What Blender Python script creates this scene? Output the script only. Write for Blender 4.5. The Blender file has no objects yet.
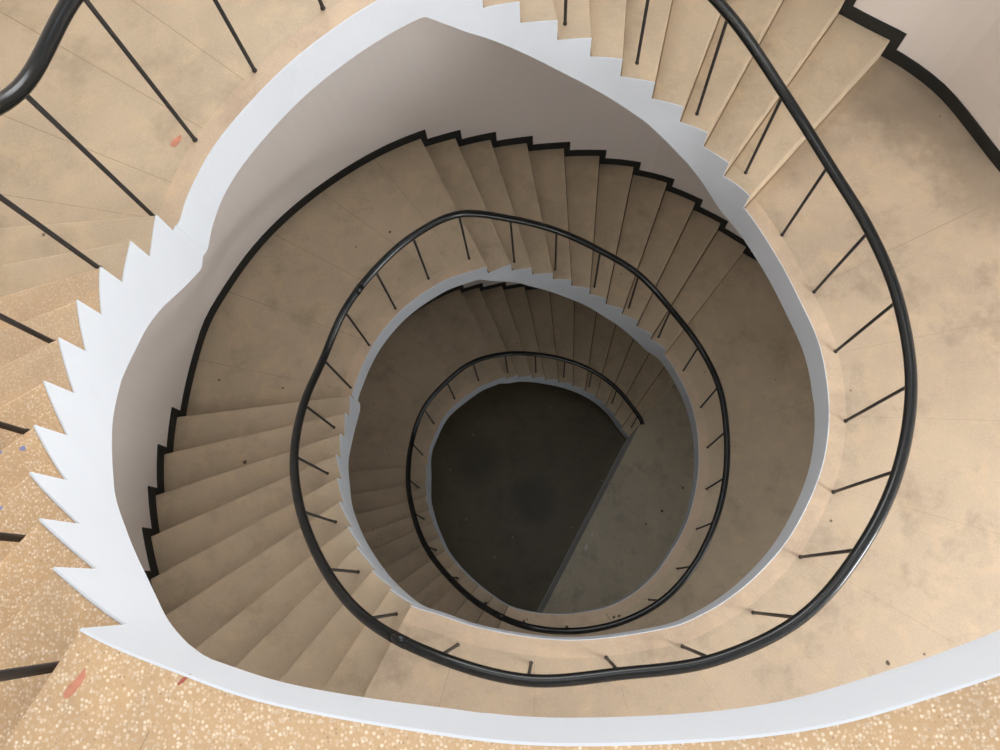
import bpy, bmesh, math, random
from mathutils import Vector, Matrix
random.seed(7)
sc = bpy.context.scene
H = 0.165                                   # riser height
def Z(l): return l*H                        # level (in risers above the ground landing) -> metres

# ---------------------------------------------------------------- camera
cam_d = bpy.data.cameras.new('camera'); cam = bpy.data.objects.new('camera', cam_d)
sc.collection.objects.link(cam); sc.camera = cam
cam_d.sensor_width = 36; cam_d.lens = 36*820.94/1000; cam_d.clip_start = .05; cam_d.clip_end = 200
R = Matrix(((0.99857, 0.01348, 0.05175), (-0.0, 0.96773, -0.25199), (-0.05348, 0.25163, 0.96634)))
cam.matrix_world = Matrix.Translation((0, 0, 12.681)) @ R.to_4x4()

# ---------------------------------------------------------------- light and exposure
vs = sc.view_settings
vs.view_transform = 'Standard'; vs.look = 'None'; vs.gamma = 1; vs.exposure = 0.12; vs.use_curve_mapping = False
world = bpy.data.worlds.new('sky'); sc.world = world; world.use_nodes = True
bgn = world.node_tree.nodes['Background']
bgn.inputs['Color'].default_value = (.80, .90, 1.0, 1); bgn.inputs['Strength'].default_value = .55
def area(name, loc, size, power, col, rot=(0, 0, 0), sy=None):
    l = bpy.data.lights.new(name, 'AREA'); l.shape = 'ELLIPSE'; l.size = size; l.size_y = sy or size
    l.energy = power; l.color = col
    o = bpy.data.objects.new(name, l); o.location = loc; o.rotation_euler = rot
    sc.collection.objects.link(o); return o
area('skylight_lamp', (.1, 1.1, 14.8), 3.6, 58, (1, .98, .96))  # added fill lamp overhead, lights the well from above
FILL_LAMPS = [(-28, 76), (-28, 56), (-28, 33.5), (-28, 11.5), (100, 72), (-105, 75)]          # added fill lamps: (angle on the round wall, level of the centre)
FILL_POW = [285, 570, 115, 60, 125, 55]

# ---------------------------------------------------------------- materials
def mat(name): 
    m = bpy.data.materials.new(name); m.use_nodes = True
    nt = m.node_tree; b = nt.nodes['Principled BSDF']; return m, nt, b
def N(nt, t, **kw):
    n = nt.nodes.new(t)
    for k, v in kw.items():
        if k in n.inputs: n.inputs[k].default_value = v
        else: setattr(n, k, v)
    return n
def mix(nt, a, b, fac, blend='MIX'):
    m = nt.nodes.new('ShaderNodeMix'); m.data_type = 'RGBA'; m.blend_type = blend
    for s, v in ((6, a), (7, b), (0, fac)):
        if hasattr(v, 'default_value') or hasattr(v, 'links'): nt.links.new(v, m.inputs[s])
        else: m.inputs[s].default_value = (*v, 1) if isinstance(v, tuple) and len(v) == 3 else v
    return m.outputs[2]
def ramp(nt, src, p0, c0, p1, c1):
    r = nt.nodes.new('ShaderNodeValToRGB'); e = r.color_ramp.elements
    e[0].position = p0; e[0].color = (c0, c0, c0, 1); e[1].position = p1; e[1].color = (c1, c1, c1, 1)
    nt.links.new(src, r.inputs[0]); return r.outputs[0]
def obj_co(nt):
    return nt.nodes.new('ShaderNodeTexCoord').outputs['Object']
def noise(nt, co, scale, detail=4, rough=.55):
    n = N(nt, 'ShaderNodeTexNoise', Scale=scale, Detail=detail, Roughness=rough)
    nt.links.new(co, n.inputs['Vector']); return n.outputs['Fac']
def terrazzo(name, base, dirt, rough=.55, speck=1.0, light=(.86, .76, .60), dark=(.20, .13, .09), dirt_amt=.75, stains=(), flecks=False):
    m, nt, b = mat(name); co = obj_co(nt)
    c = mix(nt, base, tuple(x*.80 for x in base), ramp(nt, noise(nt, co, 1.7), .35, 0, .75, 1))
    c = mix(nt, c, tuple(min(1, x*y) for x, y in zip(base, (1.16, 1.10, 1.0))), ramp(nt, noise(nt, co, 7, 6), .50, 0, .72, .6))
    # chips of the terrazzo
    v = N(nt, 'ShaderNodeTexVoronoi', Scale=150.0); nt.links.new(co, v.inputs['Vector'])
    sep = nt.nodes.new('ShaderNodeSeparateColor'); nt.links.new(v.outputs['Color'], sep.inputs[0])
    chip = N(nt, 'ShaderNodeMath', operation='MULTIPLY')
    nt.links.new(ramp(nt, v.outputs['Distance'], .20, 1, .62, 0), chip.inputs[0])
    nt.links.new(ramp(nt, sep.outputs[0], .12, 0, .85, .85*speck), chip.inputs[1])
    c = mix(nt, c, light, chip.outputs[0])
    chip2 = N(nt, 'ShaderNodeMath', operation='MULTIPLY')
    nt.links.new(ramp(nt, v.outputs['Distance'], .2, 1, .4, 0), chip2.inputs[0])
    nt.links.new(ramp(nt, sep.outputs[1], .55, 0, .95, .50*speck), chip2.inputs[1])
    c = mix(nt, c, dark, chip2.outputs[0])
    # worn dirt and small dark marks
    c = mix(nt, c, dirt, ramp(nt, noise(nt, co, 3.1, 8, .7), .52, 0, .78, dirt_amt))
    v2 = N(nt, 'ShaderNodeTexVoronoi', Scale=3.2); nt.links.new(co, v2.inputs['Vector'])
    c = mix(nt, c, tuple(x*.35 for x in dirt), ramp(nt, v2.outputs['Distance'], .020, .85, .035, 0))
    for x, y, z, r, amt in stains:                      # single large grime stains, each at its own spot
        d = N(nt, 'ShaderNodeVectorMath', operation='DISTANCE'); nt.links.new(co, d.inputs[0]); d.inputs[1].default_value = (x, y, z)
        w = N(nt, 'ShaderNodeMath', operation='MULTIPLY_ADD'); nt.links.new(noise(nt, co, 5, 8, .7), w.inputs[0]); w.inputs[1].default_value = -1.1*r; nt.links.new(d.outputs['Value'], w.inputs[2])
        c = mix(nt, c, tuple(x*.8 for x in dirt), ramp(nt, w.outputs[0], 0.0, amt, min(.99, r*.75), 0))
    if flecks:
        v3 = N(nt, 'ShaderNodeTexVoronoi', Scale=4.5); nt.links.new(co, v3.inputs['Vector'])
        c = mix(nt, c, (.55, .5, .42), ramp(nt, v3.outputs['Distance'], .035, 1, .05, 0))
    nt.links.new(c, b.inputs['Base Color']); b.inputs['Roughness'].default_value = rough
    bp = N(nt, 'ShaderNodeBump', Strength=.12, Distance=.002); nt.links.new(noise(nt, co, 60, 4), bp.inputs['Height'])
    nt.links.new(bp.outputs[0], b.inputs['Normal']); return m
def plaster(name, base, mott, rough=.7, bump=.15):
    m, nt, b = mat(name); co = obj_co(nt)
    c = mix(nt, base, tuple(x*.90 for x in base), ramp(nt, noise(nt, co, 1.3), .4, 0, .7, mott))
    c = mix(nt, c, tuple(x*.82 for x in base), ramp(nt, noise(nt, co, 9, 6, .7), .60, 0, .78, mott*.6))
    nt.links.new(c, b.inputs['Base Color']); b.inputs['Roughness'].default_value = rough
    bp = N(nt, 'ShaderNodeBump', Strength=bump, Distance=.004); nt.links.new(noise(nt, co, 22, 6), bp.inputs['Height'])
    nt.links.new(bp.outputs[0], b.inputs['Normal']); return m
def paint(name, col, rough, metal=0.0):
    m, nt, b = mat(name); co = obj_co(nt)
    c = mix(nt, col, tuple(x*1.6+.004 for x in col), ramp(nt, noise(nt, co, 18, 6, .7), .5, 0, .75, .6))
    nt.links.new(c, b.inputs['Base Color']); b.inputs['Roughness'].default_value = rough; b.inputs['Metallic'].default_value = metal
    return m
M_top = terrazzo('terrazzo_tread', (.62, .42, .235), (.38, .27, .17), light=(.92, .80, .62))
M_mid = terrazzo('terrazzo_tread_middle', (.60, .43, .265), (.36, .26, .165), speck=.55, light=(.88, .77, .60))
M_low = terrazzo('terrazzo_tread_lower', (.545, .43, .295), (.30, .23, .15), speck=.22)
M_bord = terrazzo('terrazzo_border', (.60, .455, .315), (.36, .25, .18), speck=.3)
M_f2 = terrazzo('terrazzo_wide_landing', (.525, .405, .28), (.25, .19, .13), speck=.22, stains=[(2.45, 3.42, 7.59, .48, .6), (2.72, 3.12, 7.59, .42, .55), (3.0, 2.65, 7.59, .40, .5), (1.75, 2.88, 7.59, .28, .35), (1.42, 2.3, 7.59, .18, .35)])
M_grd = terrazzo('ground_terrazzo', (.53, .455, .325), (.22, .19, .14), speck=.3, rough=.4)
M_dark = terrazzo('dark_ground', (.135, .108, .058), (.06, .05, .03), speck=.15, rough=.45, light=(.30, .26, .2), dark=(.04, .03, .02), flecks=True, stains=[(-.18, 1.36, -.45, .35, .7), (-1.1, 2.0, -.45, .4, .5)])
M_white = plaster('white_paint', (.68, .725, .775), .5, .55)
M_wall = plaster('wall_paint', (.70, .64, .59), .25, .8, .05)
M_black = paint('black_skirting_paint', (.006, .007, .006), .6)
M_rail = paint('black_gloss_paint', (.004, .0055, .0055), .24)
M_bal = paint('black_iron_paint', (.016, .015, .015), .5)
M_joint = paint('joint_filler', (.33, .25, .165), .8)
M_strip = paint('dark_gap_dirt', (.15, .11, .07), .85)
M_curb = terrazzo('grey_cement', (.22, .215, .20), (.13, .12, .11), speck=.2)
M_red = paint('red_paint_mark', (.33, .09, .06), .7)
M_redf = paint('faded_red_mark', (.52, .22, .14), .7)
M_blue = paint('blue_paint_drop', (.26, .28, .48), .6)
M_dirt = paint('dark_dirt', (.10, .07, .045), .8)

# ---------------------------------------------------------------- helpers
def link(name, verts, faces, mats, parent=None, mi=None, smooth=False):
    me = bpy.data.meshes.new(name); me.from_pydata([tuple(v) for v in verts], [], faces)
    for m in mats: me.materials.append(m)
    if mi:
        for p, i in zip(me.polygons, mi): p.material_index = i
    if smooth:
        for p in me.polygons: p.use_smooth = True
    bm = bmesh.new(); bm.from_mesh(me); bmesh.ops.recalc_face_normals(bm, faces=bm.faces); bm.to_mesh(me); bm.free()
    o = bpy.data.objects.new(name, me); sc.collection.objects.link(o)
    if parent: o.parent = parent
    return o
def thing(name, label, cat, group=None, loc=(0, 0, 0)):
    o = bpy.data.objects.new(name, None); o.empty_display_size = .2; sc.collection.objects.link(o)
    o['label'] = label; o['category'] = cat; o.location = loc
    if group: o['group'] = group
    return o
def struct(o, label, cat):
    o['kind'] = 'structure'; o['label'] = label; o['category'] = cat; return o
def tube(pts, r, n=14, cap=True, rfun=None):
    V, F = [], []
    ref = Vector((0, 0, 1))
    for i, p in enumerate(pts):
        t = (pts[min(i+1, len(pts)-1)]-pts[max(i-1, 0)]).normalized()
        up = ref if abs(t.z) < .9 else Vector((1, 0, 0))
        a = t.cross(up).normalized(); b = a.cross(t).normalized()
        rr = rfun(i) if rfun else r
        for k in range(n):
            an = 2*math.pi*k/n; V.append(p+a*rr*math.cos(an)+b*rr*math.sin(an))
    for i in range(len(pts)-1):
        for k in range(n):
            F.append((i*n+k, i*n+(k+1) % n, (i+1)*n+(k+1) % n, (i+1)*n+k))
    if cap: F.append(tuple(range(n))); F.append(tuple((len(pts)-1)*n+k for k in range(n)))
    return V, F
def interp(tab, x):
    if x <= tab[0][0]: return tab[0][1]
    for (a, u), (b, v) in zip(tab, tab[1:]):
        if x <= b: return u+(v-u)*(x-a)/(b-a) if b > a else v
    return tab[-1][1]
def catmull(P, n, closed=False):
    out = []
    for i in range(len(P)-1):
        p0 = P[i-1] if i else P[i]*2-P[i+1]; p1 = P[i]; p2 = P[i+1]
        p3 = P[i+2] if i+2 < len(P) else P[i+1]*2-P[i]
        for k in range(n):
            t = k/n
            out.append(.5*((2*p1)+(p2-p0)*t+(2*p0-5*p1+4*p2-p3)*t*t+(3*p1-p0-3*p2+p3)*t**3))
    out.append(P[-1]); return out

# ---------------------------------------------------------------- surveyed plan (metres; x right, y away, stair descends clockwise)
L3 = [(-1.626, 1.532), (-1.633, 1.34), (-1.645, 1.163), (-1.616, 0.972), (-1.558, 0.782), (-1.479, 0.595), (-1.382, 0.428), (-1.268, 0.276), (-1.123, 0.148), (-0.977, 0.038), (-0.814, -0.071)]
L2 = [(-1.643, 1.595), (-1.637, 1.408), (-1.628, 1.201), (-1.609, 1.005), (-1.55, 0.804), (-1.485, 0.611), (-1.375, 0.421), (-1.268, 0.275), (-1.122, 0.114), (-0.97, -0.004), (-0.809, -0.1)]
L1 = [(-1.526, 1.554), (-1.506, 1.319), (-1.475, 1.115), (-1.411, 0.936), (-1.337, 0.768), (-1.24, 0.591), (-1.141, 0.429), (-1.014, 0.286), (-0.876, 0.157), (-0.720, 0.034), (-0.549, -0.083), (-0.38, -0.175)]
T3 = [(-0.49, 2.82), (-0.28, 2.895), (-0.093, 2.925), (0.106, 2.935), (0.295, 2.941), (0.48, 2.919), (0.682, 2.872), (0.872, 2.810), (1.042, 2.728), (1.197, 2.608), (1.355, 2.458)]
T2 = [(-0.492, 2.814), (-0.277, 2.901), (-0.086, 2.924), (0.113, 2.935), (0.296, 2.924), (0.484, 2.895), (0.657, 2.844), (0.836, 2.787), (1.003, 2.707), (1.165, 2.61), (1.335, 2.484)]
T1 = [(-0.492, 2.769), (-0.335, 2.833), (-0.146, 2.87), (0.034, 2.882), (0.229, 2.883), (0.435, 2.863), (0.616, 2.824), (0.783, 2.759), (0.939, 2.666), (1.080, 2.547), (1.201, 2.404), (1.303, 2.269)]
F2 = [(1.531, 2.128), (1.657, 1.814), (1.759, 1.489), (1.78, 1.138), (1.735, 0.834), (1.636, 0.576), (1.468, 0.3), (1.274, 0.091), (1.087, -0.054), (0.907, -0.155), (0.728, -0.222), (0.375, -0.28), (0.111, -0.295), (-0.154, -0.271), (-0.422, -0.22), (-0.638, -0.152)]
F1 = [(1.489, 2.213), (1.582, 1.967), (1.635, 1.704), (1.646, 1.445), (1.614, 1.118), (1.488, 0.691), (1.284, 0.346), (1.059, 0.077), (0.715, -0.15), (0.348, -0.239), (0.043, -0.254), (-0.2, -0.225)]
M3 = [(-1.602, 1.58), (-1.572, 1.719), (-1.48, 1.944), (-1.32, 2.18), (-1.122, 2.405), (-0.883, 2.607), (-.69, 2.73)]
M2 = [(-1.657, 1.683), (-1.506, 2.082), (-1.256, 2.415), (-0.921, 2.664), (-0.686, 2.756)]
M1 = [(-1.52, 1.72), (-1.467, 1.911), (-1.286, 2.275), (-0.91, 2.592), (-.68, 2.705)]
F3 = [(1.50, 2.12), (1.66, 1.814), (1.759, 1.489), (1.78, 1.138), (1.735, 0.834), (1.636, 0.586), (1.468, 0.31), (1.274, 0.111), (1.05, -0.015), (.83, -.105), (0.628, -0.171), (0.449, -0.218), (0.248, -0.242), (-0.021, -0.249), (-0.245, -0.226), (-0.468, -0.189), (-0.622, -0.144)]
C = Vector((.07, 1.2))
V2 = lambda L: [Vector(p) for p in L]
# outer wall: radius about C by angle; unseen right side pushed out to even the light
RO = [(-180, 3.22), (-159, 3.19), (-150, 3.21), (-120, 3.35), (-95, 3.7), (-65, 5.2), (-45, 6.6), (-30, 7.0), (-15, 6.6), (2, 5.0), (14, 3.85), (21, 3.38), (26.3, 3.315), (32, 3.33), (38, 3.37), (45, 3.34), (48.5, 3.293), (54.7, 3.285), (60.4, 3.274), (66.9, 3.279), (73.7, 3.253), (80, 3.215), (86.8, 3.173), (93.4, 3.151), (100.1, 3.147), (106.3, 3.151), (112.2, 3.170), (118.2, 3.180), (127.5, 3.19), (134.9, 3.21), (141, 3.23), (147.7, 3.246), (154.3, 3.252), (160, 3.275), (163, 3.255), (167.3, 3.238), (175, 3.22), (180, 3.22)]
def rout(a):
    a = (a+180) % 360-180
    s = 0; w = 0
    for k in range(-6, 7):
        g = math.exp(-(k/2.6)**2); x = a+k
        s += g*interp(RO, (x+180) % 360-180); w += g
    return s/w
RSH = [0.0]
def OUT(a): return C+Vector((math.cos(math.radians(a)), math.sin(math.radians(a))))*(rout(a)+RSH[0])
def ang(p): d = p-C; return math.degrees(math.atan2(d.y, d.x))
def hit(p, deg):                              # where the riser line from p reaches the outer wall
    d = Vector((math.cos(math.radians(deg)), math.sin(math.radians(deg))))
    lo, hi = 0.2, 4.0
    for _ in range(40):
        m = (lo+hi)/2; q = p+d*m
        if (q-C).length > rout(ang(q))+RSH[0]: hi = m
        else: lo = m
    return p+d*lo
DL = [186.5, 192.4, 198.2, 203.7, 208.5, 213.4, 218.8, 224.8, 230.0, 236.0, 242.5]
DL3 = [183.5, 189.6, 196.4, 202.1, 207.2, 211.2, 218.0, 223.6, 229.2, 233.5, 240.0]
DL1 = [184.5, 189.5, 194.5, 199.5, 204.5, 209.5, 214.5, 219.8, 225.0, 230.5, 236.5, 243.0]
DT = [115.7, 112.1, 106.2, 99.7, 91.9, 84.6, 77.2, 69.8, 63.3, 57.5, 51.6]
DT3 = [115.7, 112.1, 106.2, 99.7, 91.9, 84.6, 77.2, 68.5, 61.0, 54.5, 47.8]
DT1 = [117.0, 113.0, 107.5, 101.5, 95.0, 88.0, 80.5, 73.5, 66.5, 60.0, 54.0, 48.5]

# nodes of the inner edge, in order DOWN the stair (clockwise), for every element
def unwrap(a, ref):
    while a-ref > 180: a -= 360
    while a-ref < -180: a += 360
    return a
class El:
    """a run of the stair: inner polyline + outer polyline sampled together"""
    def __init__(s, inner, outer): s.i = inner; s.o = outer
def arc_between(p, q, curve):
    return [p]+curve+[q]

def resample(pts, n):
    L = [0]
    for a, b in zip(pts, pts[1:]): L.append(L[-1]+(b-a).length)
    out = []
    for k in range(n+1):
        t = L[-1]*k/n; j = 0
        while j < len(L)-2 and L[j+1] < t: j += 1
        f = (t-L[j])/max(1e-9, L[j+1]-L[j]); out.append(pts[j]+(pts[j+1]-pts[j])*min(1, max(0, f)))
    return out
def outer_arc(a0, a1, n):
    return [OUT(a0+(a1-a0)*k/n) for k in range(n+1)]

# full inner chain per storey, smoothed once, then cut at the riser points
def chain(points):                            # returns fine polyline and index of every control point
    f = catmull(points, 8); return f, [i*8 for i in range(len(points))]

# soffit level below the storey's top landing, by angle about C (measured on the uppermost storey)
SOF = [(45, 23.75), (48, 23.6), (62, 21.1), (70, 19.55), (82, 17.75), (91, 16.2), (105, 13.85), (112, 12.42), (120, 12.5), (159, 12.6), (170.5, 12.95),
       (177, 11.75), (185, 10.25), (190, 9.4), (196, 8.3), (203, 7.2), (212, 5.9), (219, 4.75), (226, 3.6), (232, 2.65), (239, 1.4), (241.5, 1.05), (246, 1.15), (252, 1.35), (260, 1.6)]

SOF2 = [(45, 23.75), (52, 23.5), (75, 19.4), (85, 17.8), (96, 15.8), (107, 13.6), (112, 12.42), (120, 12.5), (159, 12.35), (168.5, 12.3), (175, 11.2), (182, 10.1), (192, 8.6),
        (202, 7.35), (212, 6.05), (222, 4.9), (232, 3.1), (239, 1.8), (248, 1.5), (260, 1.65)]
def build_storey(top, M, Bt, Lp, Mp, Tp, DLp, DTp, nextF, prevF, names):
    """top: level of the storey's upper landing, M: half landing, Bt: level reached below"""
    nL, nT = len(Lp), len(Tp)
    Lp = V2(Lp)[::-1]; Mp = V2(Mp); Tp = V2(Tp)       # downwards: L reversed
    DLr = DLp[::-1]
    pts = V2(prevF)[-2:]+Lp+Mp+Tp+(V2(nextF)[:2])
    fine, idx = chain(pts)
    iL = idx[2:2+nL]; iM0 = iL[-1]; iT = idx[2+nL+len(Mp):2+nL+len(Mp)+nT]
    scale = (top-Bt)/22.0
    def sof(p):
        a = ang(p) % 360
        if a > 300: a = 45
        if top-Bt == 22: return Z(top-interp(SOF if top > 60 else SOF2, a))
        # bottom storey: 12 + 12 risers
        tab = [(41, 24.8), (50, 24.5), (57, 23.1), (68, 21.3), (81, 19.05), (93, 17.1), (108, 14.6), (113, 13.5), (131, 13.55), (158, 13.4), (168, 13.9),
               (172, 13.7), (181, 12.5), (191, 10.9), (200, 9.35), (210, 7.9), (220, 6.5), (232, 4.6), (245, 2.7), (252, 1.7), (262, 1.6)]
        return Z(top-interp(tab, a))
    # --- one flight = thing with steps, stringer, soffit
    def flight(tips, hits_deg, inds, levels, nm, label, endpt_ind=None, first_flat=None):
        root = thing('stair_flight', label, 'stairs', loc=(0, 0, 0))
        # steps: between consecutive riser lines
        cuts = []
        for k, i in enumerate(inds): cuts.append((i, hit(fine[i], hits_deg[k])))
        for k in range(len(cuts)-1):
            i0, o0 = cuts[k]; i1, o1 = cuts[k+1]
            inn = fine[i0:i1+1]; n = len(inn)-1
            a0 = ang(o0); a1 = unwrap(ang(o1), a0); out = outer_arc(a0, a1, n); out[0] = o0; out[-1] = o1
            step(root, inn, out, Z(levels[k]), sof)
        return root, cuts
    return fine, idx, iL, iT, sof, flight

def step(root, inn, out, zt, sof, name='step', m=None):
    jw = .010 if zt > Z(46) else .015                                           # darker strip where the tread meets the riser behind it
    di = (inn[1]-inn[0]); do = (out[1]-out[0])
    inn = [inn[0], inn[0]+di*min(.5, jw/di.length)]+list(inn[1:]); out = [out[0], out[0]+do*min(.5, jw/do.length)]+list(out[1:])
    n = len(inn)-1; V = []; F = []; mi = []
    for k in range(n+1):
        p, q = inn[k], out[k]
        zi = max(min(sof(p), zt-.12), zt-.70)
        V += [(p.x, p.y, zt), (q.x, q.y, zt), (q.x, q.y, zi), (p.x, p.y, zi)]
    for k in range(n):
        a = k*4; b = a+4
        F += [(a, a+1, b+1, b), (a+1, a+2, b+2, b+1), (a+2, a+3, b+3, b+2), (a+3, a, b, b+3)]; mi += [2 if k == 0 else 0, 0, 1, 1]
    F += [(0, 1, 2, 3), (n*4, n*4+1, n*4+2, n*4+3)]; mi += [0, 0]
    o = link(name, V, F, [m or M_top, M_white, M_joint if zt > Z(46) else M_strip], root, mi)
    bv = o.modifiers.new('bevel', 'BEVEL'); bv.width = .008; bv.segments = 2; bv.limit_method = 'ANGLE'; bv.angle_limit = math.radians(50)
    return o

def offset_in(poly, d):
    out = []
    for k, p in enumerate(poly):
        a = poly[max(0, k-1)]; b = poly[min(len(poly)-1, k+1)]; t = (b-a).normalized(); nrm = Vector((t.y, -t.x))
        if (C-p).dot(nrm) < 0: nrm = -nrm
        out.append(p+nrm*d)
    return out
def stringer(root, poly, tops, sof, name='stringer', th=.005):
    """white plastered edge: poly = fine inner polyline, tops = list of top z per segment (len-1)"""
    off = offset_in(poly, th); V = []; F = []
    for k in range(len(poly)-1):
        z1 = tops[k]+.002; p, q, po, qo = poly[k], poly[k+1], off[k], off[k+1]
        b0 = min(sof(p), z1-.1); b1 = min(sof(q), z1-.1)
        i = len(V)
        V += [(p.x, p.y, z1), (q.x, q.y, z1), (q.x, q.y, b1), (p.x, p.y, b0), (po.x, po.y, z1), (qo.x, qo.y, z1), (qo.x, qo.y, b1), (po.x, po.y, b0)]
        F += [(i, i+1, i+5, i+4), (i+4, i+5, i+6, i+7), (i+3, i+2, i+6, i+7), (i, i+1, i+2, i+3)]
        if k == 0 or abs(tops[k]-tops[k-1]) > 1e-4: F.append((i, i+3, i+7, i+4))
        if k == len(poly)-2 or abs(tops[k]-tops[k+1]) > 1e-4: F.append((i+1, i+2, i+6, i+5))
    return link(name, V, F, [M_white], root)

def slab(root, inn, out, zt, zb, joints, border=.10, name='floor_slab', m=None, mb=None):
    """landing: top sheet with border strip and thin radial joints; inn/out same length"""
    n = len(inn)-1; V = []; F = []; mi = []
    col = []
    for k in range(n+1):
        p, q = inn[k], out[k]; d = (q-p).normalized(); b = p+d*border
        col.append((p, b, q, zb(p)))
    foot_strip = zt < Z(60)
    if foot_strip:                                             # darker strip along the foot of the last riser
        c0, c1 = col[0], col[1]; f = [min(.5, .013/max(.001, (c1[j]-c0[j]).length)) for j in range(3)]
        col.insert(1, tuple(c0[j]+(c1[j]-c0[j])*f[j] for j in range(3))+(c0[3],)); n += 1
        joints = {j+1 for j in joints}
    def addcol(c):
        i = len(V); p, b, q, zz = c
        V.extend([(p.x, p.y, zt), (b.x, b.y, zt), (q.x, q.y, zt), (q.x, q.y, zz), (p.x, p.y, zz)]); return i
    ids = []
    for k in range(n):
        a = col[k]; bb = col[k+1]
        if k in joints:
            w = .0025/max(.01, (bb[2]-a[2]).length)
            mids = (tuple(x+(y-x)*(.5-w) for x, y in zip(a, bb)), tuple(x+(y-x)*(.5+w) for x, y in zip(a, bb)))
            seq = [(a, mids[0], 0), (mids[0], mids[1], 1), (mids[1], bb, 0)]
        else: seq = [(a, bb, 0)]
        for c0, c1, jm in seq:
            i = addcol(c0); j = addcol(c1)
            F.append((i, i+1, j+1, j)); mi.append(2 if foot_strip and k == 0 else 1)
            F.append((i+1, i+2, j+2, j+1)); mi.append(2 if jm or (foot_strip and k == 0) else 0)
            F.append((i+2, i+3, j+3, j+2)); mi.append(3)
            F.append((i+3, i+4, j+4, j+3)); mi.append(3)
            F.append((i+4, i, j, j+4)); mi.append(3)
    i = addcol(col[0]); F.append((i, i+1, i+2, i+3, i+4)); mi.append(0)
    i = addcol(col[-1]); F.append((i, i+1, i+2, i+3, i+4)); mi.append(0)
    return link(name, V, F, [m or M_low, mb or M_bord, M_joint, M_white], root, mi)

# ---------------------------------------------------------------- the stair
SB = []   # skirting profile, in order down the stair: (outer angle, level)  -> steps
def run(top, M, Bt, Lp, Mp, Tp, DLp, DTp, nextF, prevF, lab):
    fine, idx, iL, iT, sof, _ = build_storey(top, M, Bt, Lp, Mp, Tp, DLp, DTp, nextF, prevF, None)
    nL, nT = len(Lp), len(Tp)
    DLr = DLp[::-1]
    Lh = [hit(fine[iL[k]], DLr[k]) for k in range(nL)]
    Th = [hit(fine[iT[k]], DTp[k]) for k in range(nT)]
    # flight L : treads top-1 ... M+1  (nL-1 treads between nL riser lines)
    r = thing('stair_flight', lab[0], 'stairs')
    tops = []; poly = []
    for k in range(nL-1):
        inn = fine[iL[k]:iL[k+1]+1]; n = len(inn)-1
        a0 = ang(Lh[k]); a1 = unwrap(ang(Lh[k+1]), a0); out = outer_arc(a0, a1, n); out[0] = Lh[k]; out[-1] = Lh[k+1]
        step(r, inn, out, Z(top-1-k), sof, m=(M_top if k < 5 else M_mid if k < 8 else M_low) if top > 60 else M_low)
        poly += fine[iL[k]:iL[k+1]]; tops += [Z(top-1-k)]*n
    poly.append(fine[iL[-1]]); stringer(r, poly, tops, sof)
    # half landing
    m = thing('stair_landing', lab[1], 'landing')
    inn = fine[iL[-1]:iT[0]+1]; n = len(inn)-1
    a0 = ang(Lh[-1]); a1 = unwrap(ang(Th[0]), a0); out = outer_arc(a0, a1, n); out[0] = Lh[-1]; out[-1] = Th[0]
    slab(m, inn, out, Z(M), sof, {7, 16, 25, 33, n-7})
    stringer(m, inn, [Z(M)]*n, sof, 'edge_band')
    # flight T : treads M-1 ... Bt+1
    r = thing('stair_flight', lab[2], 'stairs')
    tops = []; poly = []
    for k in range(nT-1):
        inn = fine[iT[k]:iT[k+1]+1]; n = len(inn)-1
        a0 = ang(Th[k]); a1 = unwrap(ang(Th[k+1]), a0); out = outer_arc(a0, a1, n); out[0] = Th[k]; out[-1] = Th[k+1]
        step(r, inn, out, Z(M-1-k), sof, m=M_low)
        poly += fine[iT[k]:iT[k+1]]; tops += [Z(M-1-k)]*n
    poly.append(fine[iT[-1]]); stringer(r, poly, tops, sof)
    for k in range(nL): SB.append((ang(Lh[k]), top-k, top-k-1))
    for k in range(nT): SB.append((ang(Th[k]), M-k, M-k-1))
    return fine, idx, iL, iT, Lh, Th, sof

st3 = run(68, 57, 46, L3, M3, T3, DL3, DT3, F2, F3, ('uppermost left stair flight with bright sparkling treads and big white sawtooth edge', 'half landing at upper left of the photo, nearest the camera, crossed by thin black balusters', 'short-tread flight at the top edge of the photo, right of the upper half landing'))
st2 = run(46, 35, 24, L2, M2, T2, DL, DT, F1, F2, ('middle left stair flight, tan treads beside the outer black stepped skirting', 'middle half landing left of centre, between two flights and against the taupe wall', 'middle upper stair flight fanning under the taupe wall, bordered by black stepped skirting'))
RSH[0] = -.08
st1 = run(24, 12, 0, L1, M1, T1, DL1, DT1, [(1.36, 2.19), (1.40, 2.1)], F1, ('lowest left stair flight, small dim treads beside the dark well floor', 'lowest and dimmest half landing, around upper left of the dark well floor', 'lowest upper stair flight, dark narrow treads ending at the ground floor'))

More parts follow.
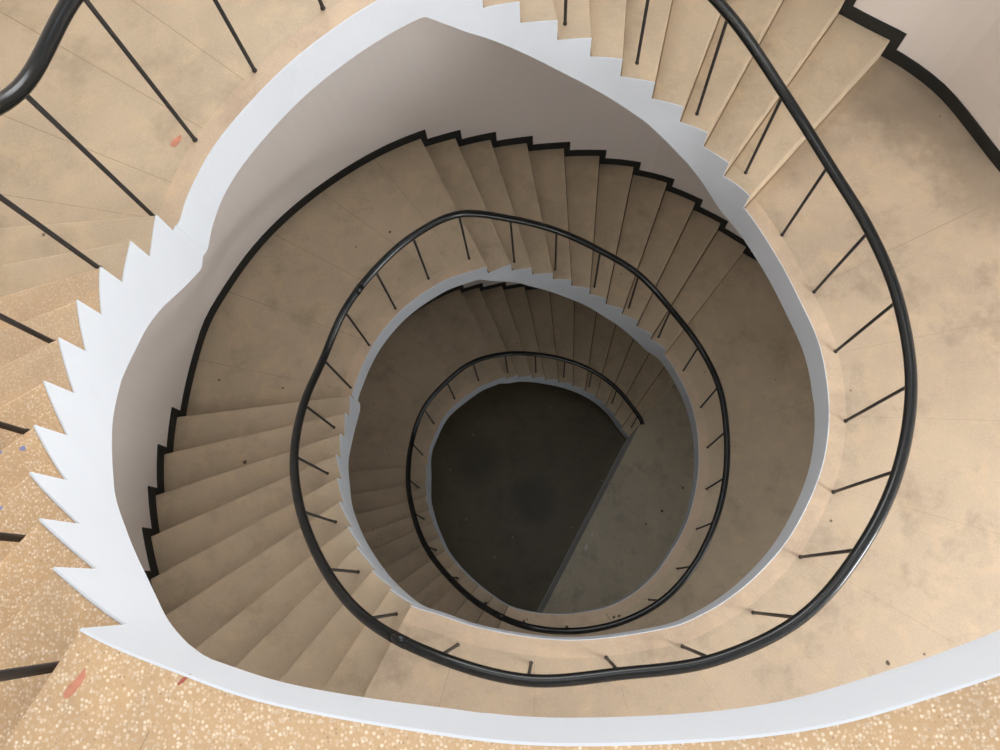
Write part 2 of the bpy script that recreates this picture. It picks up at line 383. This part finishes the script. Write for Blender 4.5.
RSH[0] = 0.0
def landing(top, Fp, Tprev, Lnext, Th_last, Lh_first, label, joints, a_start=None, m=None, mb=None, sofs=(None, None)):
    pts = ([Vector(Tprev[-2]), Vector(Tprev[-1])] if Tprev else [Vector(Fp[0])*2-Vector(Fp[1])])+V2(Fp)+[Vector(Lnext[-1]), Vector(Lnext[-2])]
    fine, idx = chain(pts)
    inn = fine[(8 if Tprev else 0):idx[-2]+1]; n = len(inn)-1
    a0 = ang(Th_last) if Th_last is not None else a_start
    a1 = ang(Lh_first)
    while a1 > a0: a1 -= 360
    # outer angle follows the inner angle, with the ends fixed
    b0 = ang(inn[0]); bs = [b0]
    for p in inn[1:]: bs.append(unwrap(ang(p), bs[-1]))
    out = []
    for b in bs:
        f = (b-b0)/(bs[-1]-b0); out.append(OUT(a0+(a1-a0)*f))
    if Th_last is not None: out[0] = Th_last
    out[-1] = Lh_first
    root = thing('stair_landing', label, 'landing')
    def ls(p):
        a = ang(p) % 360; z = Z(top-1.65)
        if a < 60 and sofs[0]: z = min(z, sofs[0](p))
        if 200 < a < 262 and sofs[1]: z = sofs[1](p)
        return z
    slab(root, inn, out, Z(top), ls, joints(n, inn), m=m, mb=mb)
    stringer(root, inn, [Z(top)]*n, ls, 'edge_band')
    return inn, out
JY = lambda spots: (lambda n, inn: {min(range(n), key=lambda k: ((inn[k]+inn[k+1])/2-Vector(s)).length) for s in spots})
spots2 = [(1.64, 1.85), (1.76, 1.42), (1.77, 1.03), (1.66, .62), (1.44, .26), (1.15, 0.0), (.75, -.22), (.34, -.285), (-.08, -.28), (-.5, -.2)]
landing(68, F3, None, L3, None, st3[4][0], 'topmost landing along the bottom edge of the photo, golden coarse terrazzo', JY([(.62, -.18), (-.64, -.14)]), a_start=48, m=M_top, mb=M_top, sofs=(None, st3[6]))
landing(46, F2, T3, L2, st3[5][-1], st2[4][0], 'wide tan landing on the right of the photo inside the largest full handrail loop', JY(spots2), sofs=(st3[6], st2[6]), m=M_f2)
landing(24, F1, T2, L1, st2[5][-1], st1[4][0], 'lower landing on the right, dim brown, between the middle and smallest handrail loops', JY([(1.62, 1.6), (1.5, .7), (.9, -.05), (.1, -.25)]), sofs=(st2[6], st1[6]))

# ---------------------------------------------------------------- ground
import itertools
A = Vector((1.303, 2.269)); B = Vector((-.13, -.333)); dl = (B-A).normalized(); nr = Vector((-dl.y, dl.x))
if nr.x < 0: nr = -nr                                   # towards the light floor on the right
P0 = A-dl*3.0; P1 = B+dl*4.0
def prism(name, poly, z0, z1, m, parent=None):
    n = len(poly); V = [(p.x, p.y, z1) for p in poly]+[(p.x, p.y, z0) for p in poly]
    F = [tuple(range(n)), tuple(range(2*n-1, n-1, -1))]+[(k, (k+1) % n, n+(k+1) % n, n+k) for k in range(n)]
    return link(name, V, F, [m], parent)
cw = .075
struct(prism('floor', [P0+nr*cw, P1+nr*cw, P1+nr*6, P0+nr*6], -.30, 0, M_grd), 'pale brown ground floor beyond the diagonal kerb', 'floor')
struct(prism('trim_1', [P0, P1, P1+nr*cw, P0+nr*cw], -.30, .004, M_curb), 'grey cement kerb running diagonally along the edge of the pale floor', 'kerb')
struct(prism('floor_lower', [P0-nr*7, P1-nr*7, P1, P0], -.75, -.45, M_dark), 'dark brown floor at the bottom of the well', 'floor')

# ---------------------------------------------------------------- walls (round shell) and skirting
def ring(name, a0, a1, z0, z1, r0, r1, m, seg=2.0, label='', cat='wall'):
    n = max(2, int(abs(a1-a0)/seg)); V = []; F = []
    for k in range(n+1):
        a = a0+(a1-a0)*k/n; d = Vector((math.cos(math.radians(a)), math.sin(math.radians(a)))); r = rout(a)
        for rr, z in ((r+r0, z0), (r+r0, z1), (r+r1, z1), (r+r1, z0)):
            p = C+d*rr; V.append((p.x, p.y, z))
    for k in range(n):
        i = k*4; j = i+4
        for s in range(4): F.append((i+s, i+(s+1) % 4, j+(s+1) % 4, j+s))
    F.append((0, 1, 2, 3)); F.append((n*4, n*4+1, n*4+2, n*4+3))
    o = link(name, V, F, [m], None, smooth=False)
    return struct(o, label, cat)
ZT = 15.6
ring('wall_back', 30, 150, -.75, ZT, 0.0, .2, M_wall, label='curved taupe painted wall behind the upper flights')
ring('wall_left', 150, 240, -.75, ZT, 0.0, .2, M_wall, label='curved taupe wall behind the left flights')
ring('wall_front', 240, 315, -.75, ZT, 0.0, .2, M_wall, label='curved wall behind the top landing')
ring('wall_right', -45, 30, -.75, ZT, 0.0, .2, M_wall, label='curved pale wall beyond the wide right landing')
ring('wall_lower', 38, 242, -.75, Z(23.3), -.08, 0, M_wall, label='thicker lower part of the curved wall behind the lowest flights')
# added frames out of view with fill lamps, to light the well sideways
M_frame = paint('white_window_frame', (.7, .7, .7), .4)
for k, (a, lv) in enumerate(FILL_LAMPS):
    u = Vector((math.cos(math.radians(a)), math.sin(math.radians(a)))); t = Vector((-u.y, u.x)); c0 = C+u*(rout(a)-.14)
    V = []; F = []
    W2, H2 = 1.6, .9
    def bar(x0, x1, z0, z1):
        i = len(V)
        for d in (0, .06):
            for x, z in ((x0, z0), (x1, z0), (x1, z1), (x0, z1)):
                p = c0-u*d+t*x; V.append((p.x, p.y, Z(lv)+z))
        F.extend([(i, i+1, i+2, i+3), (i+4, i+5, i+6, i+7)]+[(i+q, i+(q+1) % 4, i+4+(q+1) % 4, i+4+q) for q in range(4)])
    for x in (-W2-.03, -.03, W2-.03): bar(x, x+.06, -H2-.06, H2+.06)
    bar(-W2, W2, -H2-.06, -H2); bar(-W2, W2, H2, H2+.06)
    struct(link('window_%d' % (k+1), V, F, [M_frame]), 'white framed window in the curved right wall', 'window')
    q = c0-u*.05; L = bpy.data.lights.new('window_daylight', 'AREA'); L.shape = 'RECTANGLE'; L.size = 3.1; L.size_y = 1.75; L.energy = FILL_POW[k]; L.color = (.93, .96, 1)
    o = bpy.data.objects.new('window_daylight', L); o.location = (q.x, q.y, Z(lv)); sc.collection.objects.link(o)
    o.rotation_euler = Vector((-u.x, -u.y, 0)).to_track_quat('-Z', 'Y').to_euler()

# skirting: stepped black band on the outer wall
def skirting():
    seq = []                                            # unwrapped angle (decreasing), level above, level below
    last = None
    for a, u, d in SB:
        if last is None: last = a
        a = unwrap(a, last)
        while a > last+1e-6: a -= 360
        last = a; seq.append((a, u, d))
    return seq
seq = skirting()
HB = .105; LEAD = .065
def band(name, pieces, label, sh=0.0):
    V = []; F = []
    def quadrun(a0, a1, z0, z1):
        n = max(1, int(abs(a1-a0)/1.5)+1)
        base = len(V)
        for k in range(n+1):
            a = a0+(a1-a0)*k/n; d = Vector((math.cos(math.radians(a)), math.sin(math.radians(a)))); r = rout(a)+sh
            for rr, z in ((r+.004, z0), (r+.004, z1), (r-.012, z1), (r-.012, z0)):
                p = C+d*rr; V.append((p.x, p.y, z))
        for k in range(n):
            i = base+k*4; j = i+4
            for s in range(4): F.append((i+s, i+(s+1) % 4, j+(s+1) % 4, j+s))
        F.append((base, base+1, base+2, base+3)); F.append((base+n*4, base+n*4+1, base+n*4+2, base+n*4+3))
    for pc in pieces: quadrun(*pc)
    return struct(link(name, V, F, [M_black]), label, 'skirting board')
runs = []
lead = math.degrees(LEAD/3.2)
prev = (seq[0][0]+120, 68)
for a, u, d in seq:
    runs.append((prev[0]-(lead if runs else 0), a, Z(u)-.01, Z(u)+HB, u))       # tread run
    runs.append((a, a-lead, Z(d)-.01, Z(u)+HB, u))                               # riser piece
    prev = (a, d)
g = {}
for r in runs:
    key = 'upper' if r[4] > 46 else 'middle' if r[4] > 24 or (r[4] == 24 and abs(r[0]-r[1]) > 60) else 'lower'
    g.setdefault(key, []).append(r[:4])
# landing runs sit with the storey they end
band('baseboard_upper', g['upper'], 'black stepped skirting on the wall beside the upper flights')
band('baseboard_middle', g['middle'], 'black stepped skirting on the taupe wall beside the middle flights')
band('baseboard_lower', g['lower'], 'black stepped skirting beside the lowest flights', -.08)

# ---------------------------------------------------------------- railing
BAL_TOP = [(1.5, 2.25, 68, .87), (1.84, 1.6, 68, .87), (1.85, 1.0, 68, .87), (1.60, .35, 68, .87), (1.15, -.12, 68, .87), (.70, -.33, 68, .87), (.24, -.40, 68, .87), (-.2, -.38, 68, .87), (-.60, -.27, 68, .87),
           (-0.894, -0.138, 67, .86), (-1.235, .115, 65, .86), (-1.505, .441, 63, .86), (-1.673, .816, 61, .87), (-1.743, 1.225, 59, .89), (-1.697, 1.583, 57, .93),
           (-1.569, 1.982, 57, .90), (-1.319, 2.334, 57, .87), (-1.015, 2.66, 57, .88), (-.64, 2.90, 57, .86), (-.25, 3.01, 55, .85), (.151, 3.037, 53, .85), (.582, 3.006, 51, .85), (.982, 2.861, 49, .85), (1.340, 2.625, 47, .82)]
BAL = [(1.587, 2.254, 46, .86), (1.756, 1.853, 46, .87), (1.852, 1.452, 46, .885), (1.867, 1.004, 46, .875), (1.750, 0.567, 46, .875), (1.519, 0.183, 46, .89), (1.218, -0.135, 46, .86), (0.795, -0.326, 46, .87), (0.351, -0.390, 46, .87), (-0.090, -0.422, 46, .87), (-0.524, -0.321, 46, .84), (-0.927, -0.151, 45, .80), (-1.250, 0.109, 43, .78), (-1.503, 0.465, 41, .80), (-1.669, 0.862, 39, .80), (-1.723, 1.287, 37, .81), (-1.681, 1.705, 35, .85), (-1.533, 2.092, 35, .86), (-1.308, 2.430, 35, .85), (-1.016, 2.710, 35, .85), (-0.651, 2.896, 35, .84), (-0.252, 2.993, 33, .86), (0.139, 3.036, 31, .84), (0.540, 2.975, 29, .85), (0.916, 2.858, 27, .87), (1.257, 2.631, 25, .84),
       (1.532, 2.298, 24, .86), (1.695, 1.889, 24, .87), (1.737, 1.450, 24, .87), (1.699, 1.011, 24, .87), (1.575, 0.599, 24, .87), (1.353, 0.200, 24, .87), (1.050, -0.106, 24, .87), (0.65, -.30, 24, .87), (0.211, -0.371, 24, .87), (-0.224, -0.318, 24, .86), (-0.631, -0.147, 22, .82), (-0.978, 0.116, 20, .79), (-1.266, 0.437, 18, .79), (-1.464, 0.821, 16, .78), (-1.585, 1.240, 14, .79), (-1.599, 1.714, 12, .85), (-1.460, 2.136, 12, .86), (-1.183, 2.472, 12, .86), (-0.862, 2.718, 12, .85), (-0.472, 2.870, 11, .84), (-0.092, 2.956, 9, .84), (0.303, 2.967, 7, .84), (0.684, 2.897, 5, .84), (1.042, 2.717, 3, .84), (1.357, 2.409, 1, .84)]
rail_root = thing('stair_railing', 'continuous black painted handrail on thin iron balusters winding down the inner edge of the stair', 'railing')
pts = [Vector((x, y, Z(l)+h+.068)) for x, y, l, h in BAL_TOP+BAL]
pts.append(Vector((1.425, 2.29, Z(1)+.84+.068-.07)))
path = catmull(pts, 10)
V, F = tube(path, .030, 18)
link('rail', V, F, [M_rail], rail_root, smooth=True)
# welded sleeves where lengths of rail meet
for k in (15, 34, 41, 59):
    i = k*10+4; V, F = tube(path[i:i+3], .0315, 18); link('sleeve', V, F, [M_rail], rail_root, smooth=True)
skip = {(0.65, -.30), (-.60, -.27), (-.2, -.38)}
for x, y, l, h in BAL_TOP+BAL:
    if (x, y) in skip: continue
    z0 = Z(l); z1 = z0+h+.05
    p = [Vector((x, y, z0-.01)), Vector((x, y, z0+.006)), Vector((x, y, z0+.012)), Vector((x, y, z1))]
    V, F = tube(p, .0085, 10, rfun=lambda i: (.0125, .0125, .0095, .0095)[i])
    link('baluster', V, F, [M_bal], rail_root, smooth=False)

# ---------------------------------------------------------------- paint marks, stains and holes (thin films lying on the floor they belong to)
def blob(name, parent, x, y, lv, rx, ry, rot, m, label=None, n=14, jag=.25):
    rnd = random.Random(int(x*1000+y*77)); V = []
    for k in range(n):
        a = 2*math.pi*k/n; r = 1+rnd.uniform(-jag, jag); u = rx*r*math.cos(a); v = ry*r*math.sin(a)
        V.append((x+u*math.cos(rot)-v*math.sin(rot), y+u*math.sin(rot)+v*math.cos(rot), Z(lv)+.0012))
    V += [(a, b, Z(lv)-.001) for a, b, c in V]
    F = [tuple(range(n)), tuple(range(2*n-1, n-1, -1))]+[(k, (k+1) % n, n+(k+1) % n, n+k) for k in range(n)]
    o = link(name, V, F, [m], parent)
    if label: o['label'] = label
    return o
T = {o['label'][:18]: o for o in sc.collection.objects if o.type == 'EMPTY' and 'label' in o}
def root_of(lab): return [o for k, o in T.items() if lab.startswith(k)][0]
topL = root_of('topmost landing al'); f3L = root_of('uppermost left sta'); m3L = root_of('half landing at up'); f2L = root_of('middle left stair '); m2L = root_of('middle half landin')
rgt = root_of('wide tan landing o'); low = root_of('lower landing on t')
blob('paint_mark', topL, -.811, -.160, 68, .030, .0075, .95, M_redf, 'faded red streak')
blob('paint_mark', topL, -.620, -.150, 68, .012, .003, .7, M_red, 'small dark red dab')
blob('paint_mark', m3L, -1.653, 1.98, 57, .032, .017, .9, M_redf, 'faded red spot')
blob('paint_mark', f3L, -1.402, .366, 64, .009, .0075, 0, M_blue, 'blue paint drop')
blob('paint_mark', f3L, -1.465, .354, 64, .008, .004, .5, M_blue, 'blue paint drop')
blob('paint_mark', f3L, -1.330, .191, 65, .010, .004, .2, M_blue, 'blue paint drop')
for p, x, y, l, r in ((rgt, 1.959, -.413, 46, .014), (rgt, 2.198, .777, 46, .010), (m2L, -2.863, 1.79, 35, .012), (m2L, -2.282, 1.709, 35, .011), (m2L, -1.382, 3.173, 35, .014),
                      (f2L, -2.386, .981, 38, .018), (low, .69, -.277, 24, .016), (low, .741, -.267, 24, .016)):
    blob('dirt_spot', p, x, y, l, r, r*.75, x, M_dirt)
blob('crack', low, .632, -.277, 24, .045, .003, -1.0, M_dirt)

M_scuff = paint('pale_scuff', (.62, .57, .50), .6)
gf = bpy.data.objects['floor']
blob('scuff', gf, .72, .79, .002, .03, .014, .9, M_scuff, jag=.5); blob('scuff', gf, .62, .60, .002, .05, .02, 1.3, M_scuff, jag=.5); blob('scuff', gf, .665, .68, .002, .02, .012, .4, M_scuff, jag=.5)
for x, y, r in ((1.781, 1.141, .022), (1.532, .948, .016), (2.116, 1.487, .018)): blob('dirt_spot', gf, x, y, 0, r, r*.8, x, M_dirt)
